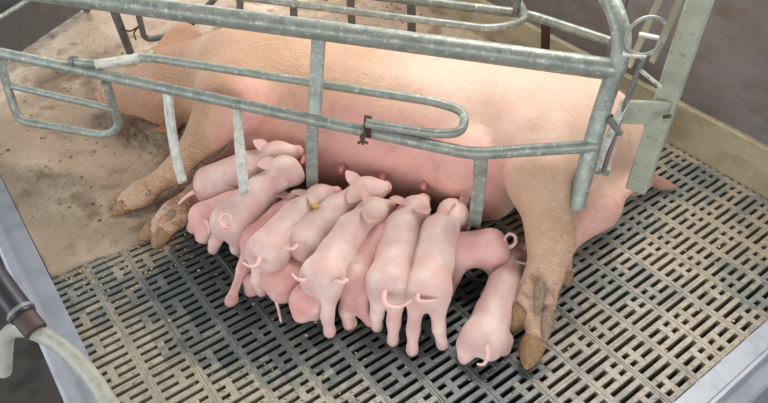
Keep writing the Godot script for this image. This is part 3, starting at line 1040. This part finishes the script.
func ear_mesh(a: Vector3, mid: Vector3, b: Vector3, w: float, thick: float, col: Color, face_to := Vector3.ZERO) -> ArrayMesh:
	# leaf of skin from a over mid to b, cupped, with its own thickness
	var path := []
	var ax := (b - a).normalized()
	var side := ax.cross(face_to) if face_to != Vector3.ZERO else ax.cross(mid - a)
	if side.length() < 1e-5:
		side = ax.cross(Vector3.UP)
	side = side.normalized()
	var st := SurfaceTool.new()
	st.begin(Mesh.PRIMITIVE_TRIANGLES)
	st.set_smooth_group(0)
	var nl := 9
	var nw := 7
	var lc := col.srgb_to_linear()
	var grid := []
	for face in 2:
		var g := []
		for i in nl:
			var k := float(i) / (nl - 1)
			var c := a.lerp(mid, k).lerp(mid.lerp(b, k), k)
			var tan_ := (mid - a).lerp(b - mid, k).normalized()
			var up := side.cross(tan_).normalized()
			var ww: float = w * 0.5 * (0.55 + 1.1 * k - 1.62 * k * k) / 0.72
			ww = max(ww, 0.0006)
			var row := []
			for j in nw:
				var x := 2.0 * j / (nw - 1) - 1
				var bulge := thick * 0.5 * (1 - x * x) * (1 - 0.6 * k)
				row.append(c + side * x * ww + up * (x * x * ww * 0.35 + (bulge if face == 0 else -bulge)))
			g.append(row)
		grid.append(g)
	for face in 2:
		for i in nl - 1:
			for j in nw - 1:
				var p: Vector3 = grid[face][i][j]
				var q: Vector3 = grid[face][i][j + 1]
				var r: Vector3 = grid[face][i + 1][j + 1]
				var u: Vector3 = grid[face][i + 1][j]
				for v: Vector3 in ([p, q, r, p, r, u] if face == 0 else [p, r, q, p, u, r]):
					st.set_color(lc)
					st.add_vertex(v)
	st.generate_normals()
	return st.commit()

func piglet(d: Dictionary) -> void:
	var R: Vector3 = d.R
	var S: Vector3 = d.S
	var K: Vector3 = d.K
	var N: Vector3 = d.N
	var rr: float = d.get("rr", 0.052) * 0.95
	var base := (R + S) / 2
	base.y = 0
	var t := thing("piglet", d.label, "piglet", base, "piglets nursing at the sow")
	var fwd := (S - R).normalized()
	var side := fwd.cross(Vector3.UP).normalized()       # to the piglet's right
	var up := side.cross(fwd).normalized()
	var hf := (N - K).normalized()
	var hs: Vector3 = hf.cross(Vector3.UP)
	hs = hs.normalized() if hs.length() > 0.1 else side
	var hu := hs.cross(hf).normalized()
	if d.has("roll"):
		hs = hs.rotated(hf, d.roll)
		hu = hu.rotated(hf, d.roll)
	var bones := [
		cap(R - up * 0.002, R.lerp(S, 0.45) - up * 0.003, rr * 0.93, rr * 0.9),
		cap(R.lerp(S, 0.45) - up * 0.003, S, rr * 0.9, rr * 0.92),
		cap(S, K, rr * 0.78, 0.034),
		egg(K, Vector3(0.036, 0.036, 0.044), Basis(hs, hu, -hf)),
		cap(K + hf * 0.01 - hu * 0.006, N - hf * 0.004, 0.029, 0.0175),
		cap(K - hu * 0.014 + hs * 0.014, K + hf * 0.022 - hu * 0.012 + hs * 0.008, 0.02, 0.014),
		cap(K - hu * 0.014 - hs * 0.014, K + hf * 0.022 - hu * 0.012 - hs * 0.008, 0.02, 0.014),
		# hams
		egg(R - fwd * 0.004 - up * 0.012 + side * 0.024, Vector3(rr * 0.58, rr * 0.92, rr * 0.8), Basis(side, up, -fwd)),
		egg(R - fwd * 0.004 - up * 0.012 - side * 0.024, Vector3(rr * 0.58, rr * 0.92, rr * 0.8), Basis(side, up, -fwd)),
	]
	var feet := []
	var k := 0
	for key: String in ["HL", "HR", "FL", "FR"]:
		if d.has(key):
			var f: Vector3 = d[key]
			var sg := -1.0 if key.ends_with("L") else 1.0
			var hip: Vector3
			var knee: Vector3
			if key.begins_with("H"):
				hip = R + side * sg * rr * 0.45 - up * rr * 0.35
				knee = hip.lerp(f, 0.55) - fwd * 0.018
				if d.has(key + "k"):
					knee = d[key + "k"]
			else:
				hip = S + side * sg * rr * 0.45 - up * rr * 0.4
				knee = hip.lerp(f, 0.5)
				if d.has(key + "k"):
					knee = d[key + "k"]
			bones.append(cap(hip, knee, 0.025, 0.0135))
			bones.append(cap(knee, f + Vector3(0, 0.012, 0), 0.0128, 0.0105))
			var toe := (f - knee)
			toe.y = 0
			var td := fwd if toe.length() < 0.02 else (toe.normalized() * 0.4 + fwd * 0.6)
			td.y = 0
			bones.append(cap(f + Vector3(0, 0.011, 0), f + Vector3(0, 0.008, 0) + td.normalized() * 0.012, 0.011, 0.0075))
			feet.append(f)
		k += 1
	var tone: Color = (d.get("tone", Color("#d0b0a8")) as Color).srgb_to_linear()
	var rosy := Color("#c98e87").srgb_to_linear()
	var pale := Color("#dfcabf").srgb_to_linear()
	var paint := func(p: Vector3, _n: Vector3) -> Color:
		var w: float = M.n3.get_noise_3dv(p)
		var c := tone.lerp(pale, clampf(w * 0.9, 0, 0.6))
		c = c.lerp(rosy, clampf(-w * 0.8, 0, 0.32))
		c = c.lerp(rosy, smoothstep(0.03, 0.008, p.distance_to(N)) * 0.6)
		for f: Vector3 in feet:
			c = c.lerp(Color("#b98778").srgb_to_linear(), smoothstep(0.035, 0.012, p.distance_to(f)) * 0.6)
		return c * (1.0 + M.n2.get_noise_3dv(p * 2.0) * 0.1)
	part("body", flesh(bones, 0.0058, 135.0, paint), M.pig, t)
	# ears
	var ears: Array = d.get("ears", [])
	for e in 2:
		var sg := -1.0 if e == 0 else 1.0
		var eb := K + hs * sg * 0.022 + hu * 0.024 - hf * 0.012
		var tip := eb + hs * sg * 0.034 + hu * 0.022 - hf * 0.022
		if ears.size() > e and ears[e] != null:
			tip = ears[e]
			eb = K + (tip - K).normalized() * 0.026 - hf * 0.008
			tip = eb + (tip - eb).normalized() * clampf(tip.distance_to(eb), 0.048, 0.062)
		var mid := eb.lerp(tip, 0.5) - hf * 0.006
		part("ear", ear_mesh(eb - (tip - eb) * 0.1, mid, tip, 0.050, 0.006, d.get("ear_tone", Color("#d0a89f")) if e == 1 else Color("#d0a89f"), hf * 0.35 + hu), M.pig, t)
		part("eye", ball(K + hs * sg * 0.0285 + hf * 0.019 + hu * 0.010, Vector3.ONE * 0.0045), M.eye, t)
	# snout disc with two nostrils
	var sn := part("snout", sweep([N - hf * 0.006, N + hf * 0.001, N + hf * 0.006, N + hf * 0.0075], ring(14, 0.018, 0.0155), hu, [0.92, 1.03, 1.0, 0.85]), M.snout, t)
	for e: float in [-1.0, 1.0]:
		part("nostril", ball(N + hf * 0.0072 + hs * e * 0.0065, Vector3.ONE * 0.0026), M.eye, sn)
	# tail
	if d.has("tail"):
		var tp: Array = smooth_path(d.tail, 7)
		var sc := []
		for i in tp.size():
			sc.append(lerpf(1.0, 0.4, float(i) / (tp.size() - 1)))
		part("tail", sweep(tp, ring(8, 0.0066, 0.0066), Vector3(0.3, 0.5, 0.8), sc), M.tail, t)

func loop(c: Vector3, r: float, a0: float, a1: float, drift: Vector3) -> Array:
	var o := []
	for i in 9:
		var a := lerpf(a0, a1, i / 8.0)
		o.append(c + Vector3(cos(a) * r, sin(a) * r * 0.75, -sin(a) * r * 0.65) + drift * (i / 8.0))
	return o

func build_litter() -> void:
	M.n3 = noise(95, 14.0, 2)
	M.snout = plain(Color("#cf8f86"), 0.45)
	M.snout_sow = plain(Color("#b9806f"), 0.5)
	M.teat = plain(Color("#c27f78"), 0.5)
	M.tail = plain(Color("#dcb2a9"), 0.5)
	var red := Color("#c69690")
	var list := [
		{"label": "piglet stretched across between the two white flat bars, snout to the belly", "rr": 0.056,
			"R": Vector3(-0.498, 0.100, -1.449), "S": Vector3(-0.397, 0.135, -1.471), "K": Vector3(-0.306, 0.175, -1.486), "N": Vector3(-0.242, 0.190, -1.486), "HL": Vector3(-0.554, 0.000, -1.424), "HR": Vector3(-0.495, 0.000, -1.391), "FR": Vector3(-0.390, 0.000, -1.489),
			"ears": [Vector3(-0.362, 0.210, -1.495), Vector3(-0.319, 0.190, -1.409)], "tail": [Vector3(-0.534, 0.110, -1.397), Vector3(-0.556, 0.100, -1.387), Vector3(-0.578, 0.080, -1.379), Vector3(-0.594, 0.060, -1.372)]},
		{"label": "small rosy piglet half hidden below the stretched piglet, beside the sow's lower forefoot", "rr": 0.044, "tone": Color("#d6a49e"),
			"R": Vector3(-0.496, 0.075, -1.332), "S": Vector3(-0.433, 0.080, -1.373), "K": Vector3(-0.389, 0.080, -1.412), "N": Vector3(-0.353, 0.080, -1.443), "HL": Vector3(-0.539, 0.000, -1.353), "HR": Vector3(-0.499, 0.000, -1.313),
			"tail": [Vector3(-0.476, 0.110, -1.280), Vector3(-0.466, 0.105, -1.266), Vector3(-0.466, 0.090, -1.254)]},
		{"label": "piglet with raised head beside the white flat bar, tail curled in a ring", "rr": 0.054,
			"R": Vector3(-0.406, 0.120, -1.270), "S": Vector3(-0.336, 0.135, -1.371), "K": Vector3(-0.271, 0.180, -1.413), "N": Vector3(-0.237, 0.155, -1.409), "HL": Vector3(-0.471, 0.000, -1.271), "HR": Vector3(-0.388, 0.000, -1.256), "FR": Vector3(-0.287, 0.000, -1.381),
			"ears": [Vector3(-0.332, 0.200, -1.409), Vector3(-0.270, 0.190, -1.325)], "tail": [Vector3(-0.392, 0.165, -1.201), Vector3(-0.405, 0.172, -1.197), Vector3(-0.415, 0.180, -1.207), Vector3(-0.409, 0.188, -1.218), Vector3(-0.397, 0.190, -1.220), Vector3(-0.386, 0.186, -1.212), Vector3(-0.388, 0.178, -1.202), Vector3(-0.399, 0.172, -1.204)]},
		{"label": "slender reddish piglet squeezed in behind, one hind leg stretched long on the slats", "rr": 0.043, "tone": red,
			"R": Vector3(-0.329, 0.100, -1.220), "S": Vector3(-0.273, 0.110, -1.302), "K": Vector3(-0.237, 0.110, -1.347), "N": Vector3(-0.213, 0.110, -1.385), "HL": Vector3(-0.391, 0.000, -1.087), "HLk": Vector3(-0.366, 0.050, -1.166), "HR": Vector3(-0.323, 0.000, -1.169),
			"tail": [Vector3(-0.334, 0.140, -1.169), Vector3(-0.343, 0.140, -1.159), Vector3(-0.340, 0.135, -1.153)]},
		{"label": "pale piglet with a yellow-stained ear and its tail held out straight", "rr": 0.055,
			"R": Vector3(-0.292, 0.125, -1.163), "S": Vector3(-0.225, 0.130, -1.277), "K": Vector3(-0.174, 0.140, -1.339), "N": Vector3(-0.130, 0.130, -1.380), "HL": Vector3(-0.316, 0.000, -1.121), "HR": Vector3(-0.258, 0.000, -1.136),
			"ears": [Vector3(-0.242, 0.165, -1.338), Vector3(-0.177, 0.195, -1.231)], "ear_tone": Color("#c7a057"), "tail": [Vector3(-0.304, 0.140, -1.118), Vector3(-0.307, 0.145, -1.090), Vector3(-0.321, 0.150, -1.079), Vector3(-0.339, 0.155, -1.087)]},
		{"label": "piglet with its snout highest on the belly, short tail turned up", "rr": 0.052,
			"R": Vector3(-0.207, 0.125, -1.197), "S": Vector3(-0.125, 0.135, -1.293), "K": Vector3(-0.049, 0.160, -1.351), "N": Vector3(0.008, 0.165, -1.362), "HL": Vector3(-0.220, 0.000, -1.157), "HR": Vector3(-0.179, 0.000, -1.168),
			"ears": [Vector3(-0.093, 0.190, -1.378), Vector3(-0.098, 0.190, -1.260)], "tail": [Vector3(-0.214, 0.160, -1.144), Vector3(-0.220, 0.160, -1.131), Vector3(-0.231, 0.165, -1.126), Vector3(-0.241, 0.170, -1.127)]},
		{"label": "pale piglet with one ear upright and one hanging, standing on a straight hind leg", "rr": 0.054,
			"R": Vector3(-0.146, 0.130, -1.076), "S": Vector3(-0.079, 0.135, -1.221), "K": Vector3(-0.029, 0.150, -1.278), "N": Vector3(0.019, 0.140, -1.317), "HR": Vector3(-0.130, 0.000, -0.993), "HL": Vector3(-0.169, 0.000, -1.045), "FR": Vector3(-0.023, 0.000, -1.228),
			"ears": [Vector3(-0.055, 0.200, -1.305), Vector3(-0.037, 0.195, -1.178)], "tail": [Vector3(-0.172, 0.145, -1.053), Vector3(-0.188, 0.145, -1.043), Vector3(-0.203, 0.155, -1.037), Vector3(-0.216, 0.160, -1.048)]},
		{"label": "reddish piglet wedged low between two larger pale ones, both hind legs showing", "rr": 0.047, "tone": red,
			"R": Vector3(-0.070, 0.105, -1.093), "S": Vector3(-0.020, 0.110, -1.203), "K": Vector3(0.019, 0.110, -1.271), "N": Vector3(0.049, 0.110, -1.323), "HL": Vector3(-0.084, 0.000, -1.017), "HR": Vector3(-0.030, 0.000, -1.027),
			"tail": [Vector3(-0.086, 0.150, -1.040), Vector3(-0.097, 0.155, -1.026), Vector3(-0.108, 0.160, -1.028), Vector3(-0.118, 0.155, -1.026)]},
		{"label": "pale piglet with a long tail curved in a bow, beside the widely standing piglet", "rr": 0.055,
			"R": Vector3(0.014, 0.130, -1.059), "S": Vector3(0.050, 0.130, -1.236), "K": Vector3(0.080, 0.140, -1.294), "N": Vector3(0.109, 0.140, -1.343), "HL": Vector3(-0.014, 0.000, -1.012), "HR": Vector3(0.025, 0.000, -0.970),
			"tail": [Vector3(0.007, 0.140, -1.025), Vector3(0.002, 0.145, -0.991), Vector3(0.009, 0.145, -0.970), Vector3(0.032, 0.140, -0.966), Vector3(0.050, 0.145, -0.970), Vector3(0.067, 0.150, -0.981)]},
		{"label": "pale piglet standing widely on both hind legs, head tucked round to the steel bar", "rr": 0.057,
			"R": Vector3(0.107, 0.130, -1.041), "S": Vector3(0.143, 0.135, -1.213), "K": Vector3(0.186, 0.125, -1.300), "N": Vector3(0.217, 0.085, -1.280), "HL": Vector3(0.071, 0.000, -0.942), "HR": Vector3(0.144, 0.000, -0.960), "FL": Vector3(0.111, 0.000, -1.157),
			"tail": [Vector3(0.084, 0.145, -1.007), Vector3(0.080, 0.150, -0.981), Vector3(0.099, 0.150, -0.976), Vector3(0.122, 0.150, -0.982)]},
		{"label": "rosy piglet lying crosswise with a ring-curled tail beside the sow's thigh", "rr": 0.05, "tone": Color("#dba8a2"),
			"R": Vector3(0.278, 0.105, -1.198), "S": Vector3(0.194, 0.105, -1.186), "K": Vector3(0.137, 0.090, -1.200), "N": Vector3(0.096, 0.080, -1.223), "HL": Vector3(0.271, 0.000, -1.122), "FL": Vector3(0.172, 0.000, -1.127), "HR": Vector3(0.308, 0.000, -1.214),
			"tail": [Vector3(0.308, 0.115, -1.196), Vector3(0.321, 0.120, -1.184), Vector3(0.336, 0.130, -1.188), Vector3(0.336, 0.140, -1.204), Vector3(0.321, 0.145, -1.206), Vector3(0.310, 0.140, -1.196), Vector3(0.312, 0.130, -1.184)]},
		{"label": "pale piglet lying along the sow's hind leg, rump to the aisle", "rr": 0.050,
			"R": Vector3(0.238, 0.060, -0.949), "S": Vector3(0.306, 0.065, -1.097), "K": Vector3(0.336, 0.060, -1.180), "N": Vector3(0.369, 0.050, -1.249), "HL": Vector3(0.194, 0.000, -0.921), "HLk": Vector3(0.194, 0.030, -0.945), "HR": Vector3(0.291, 0.000, -0.947), "HRk": Vector3(0.296, 0.030, -0.960),
			"tail": [Vector3(0.235, 0.100, -0.892), Vector3(0.236, 0.090, -0.872), Vector3(0.227, 0.075, -0.861), Vector3(0.213, 0.070, -0.864)]},
		{"label": "reddish piglet lying flat under its littermates, thin tail trailing on the slats", "rr": 0.045, "tone": red,
			"R": Vector3(-0.265, 0.060, -1.117), "S": Vector3(-0.208, 0.060, -1.159), "K": Vector3(-0.162, 0.055, -1.200), "N": Vector3(-0.122, 0.050, -1.227), "HL": Vector3(-0.345, 0.000, -1.121), "HLk": Vector3(-0.350, 0.030, -1.146), "HR": Vector3(-0.222, 0.000, -1.126),
			"tail": [Vector3(-0.276, 0.070, -1.088), Vector3(-0.273, 0.040, -1.081), Vector3(-0.265, 0.015, -1.063), Vector3(-0.254, 0.006, -1.026)]},
		{"label": "rosy piglet crouched beneath, only its round rump showing beside the straight hind leg", "rr": 0.043, "tone": Color("#d39c96"),
			"R": Vector3(-0.184, 0.055, -1.060), "S": Vector3(-0.143, 0.060, -1.146), "K": Vector3(-0.110, 0.055, -1.212), "N": Vector3(-0.086, 0.050, -1.254), "HL": Vector3(-0.196, 0.000, -1.044)},
	]
	for d: Dictionary in list:
		piglet(d)
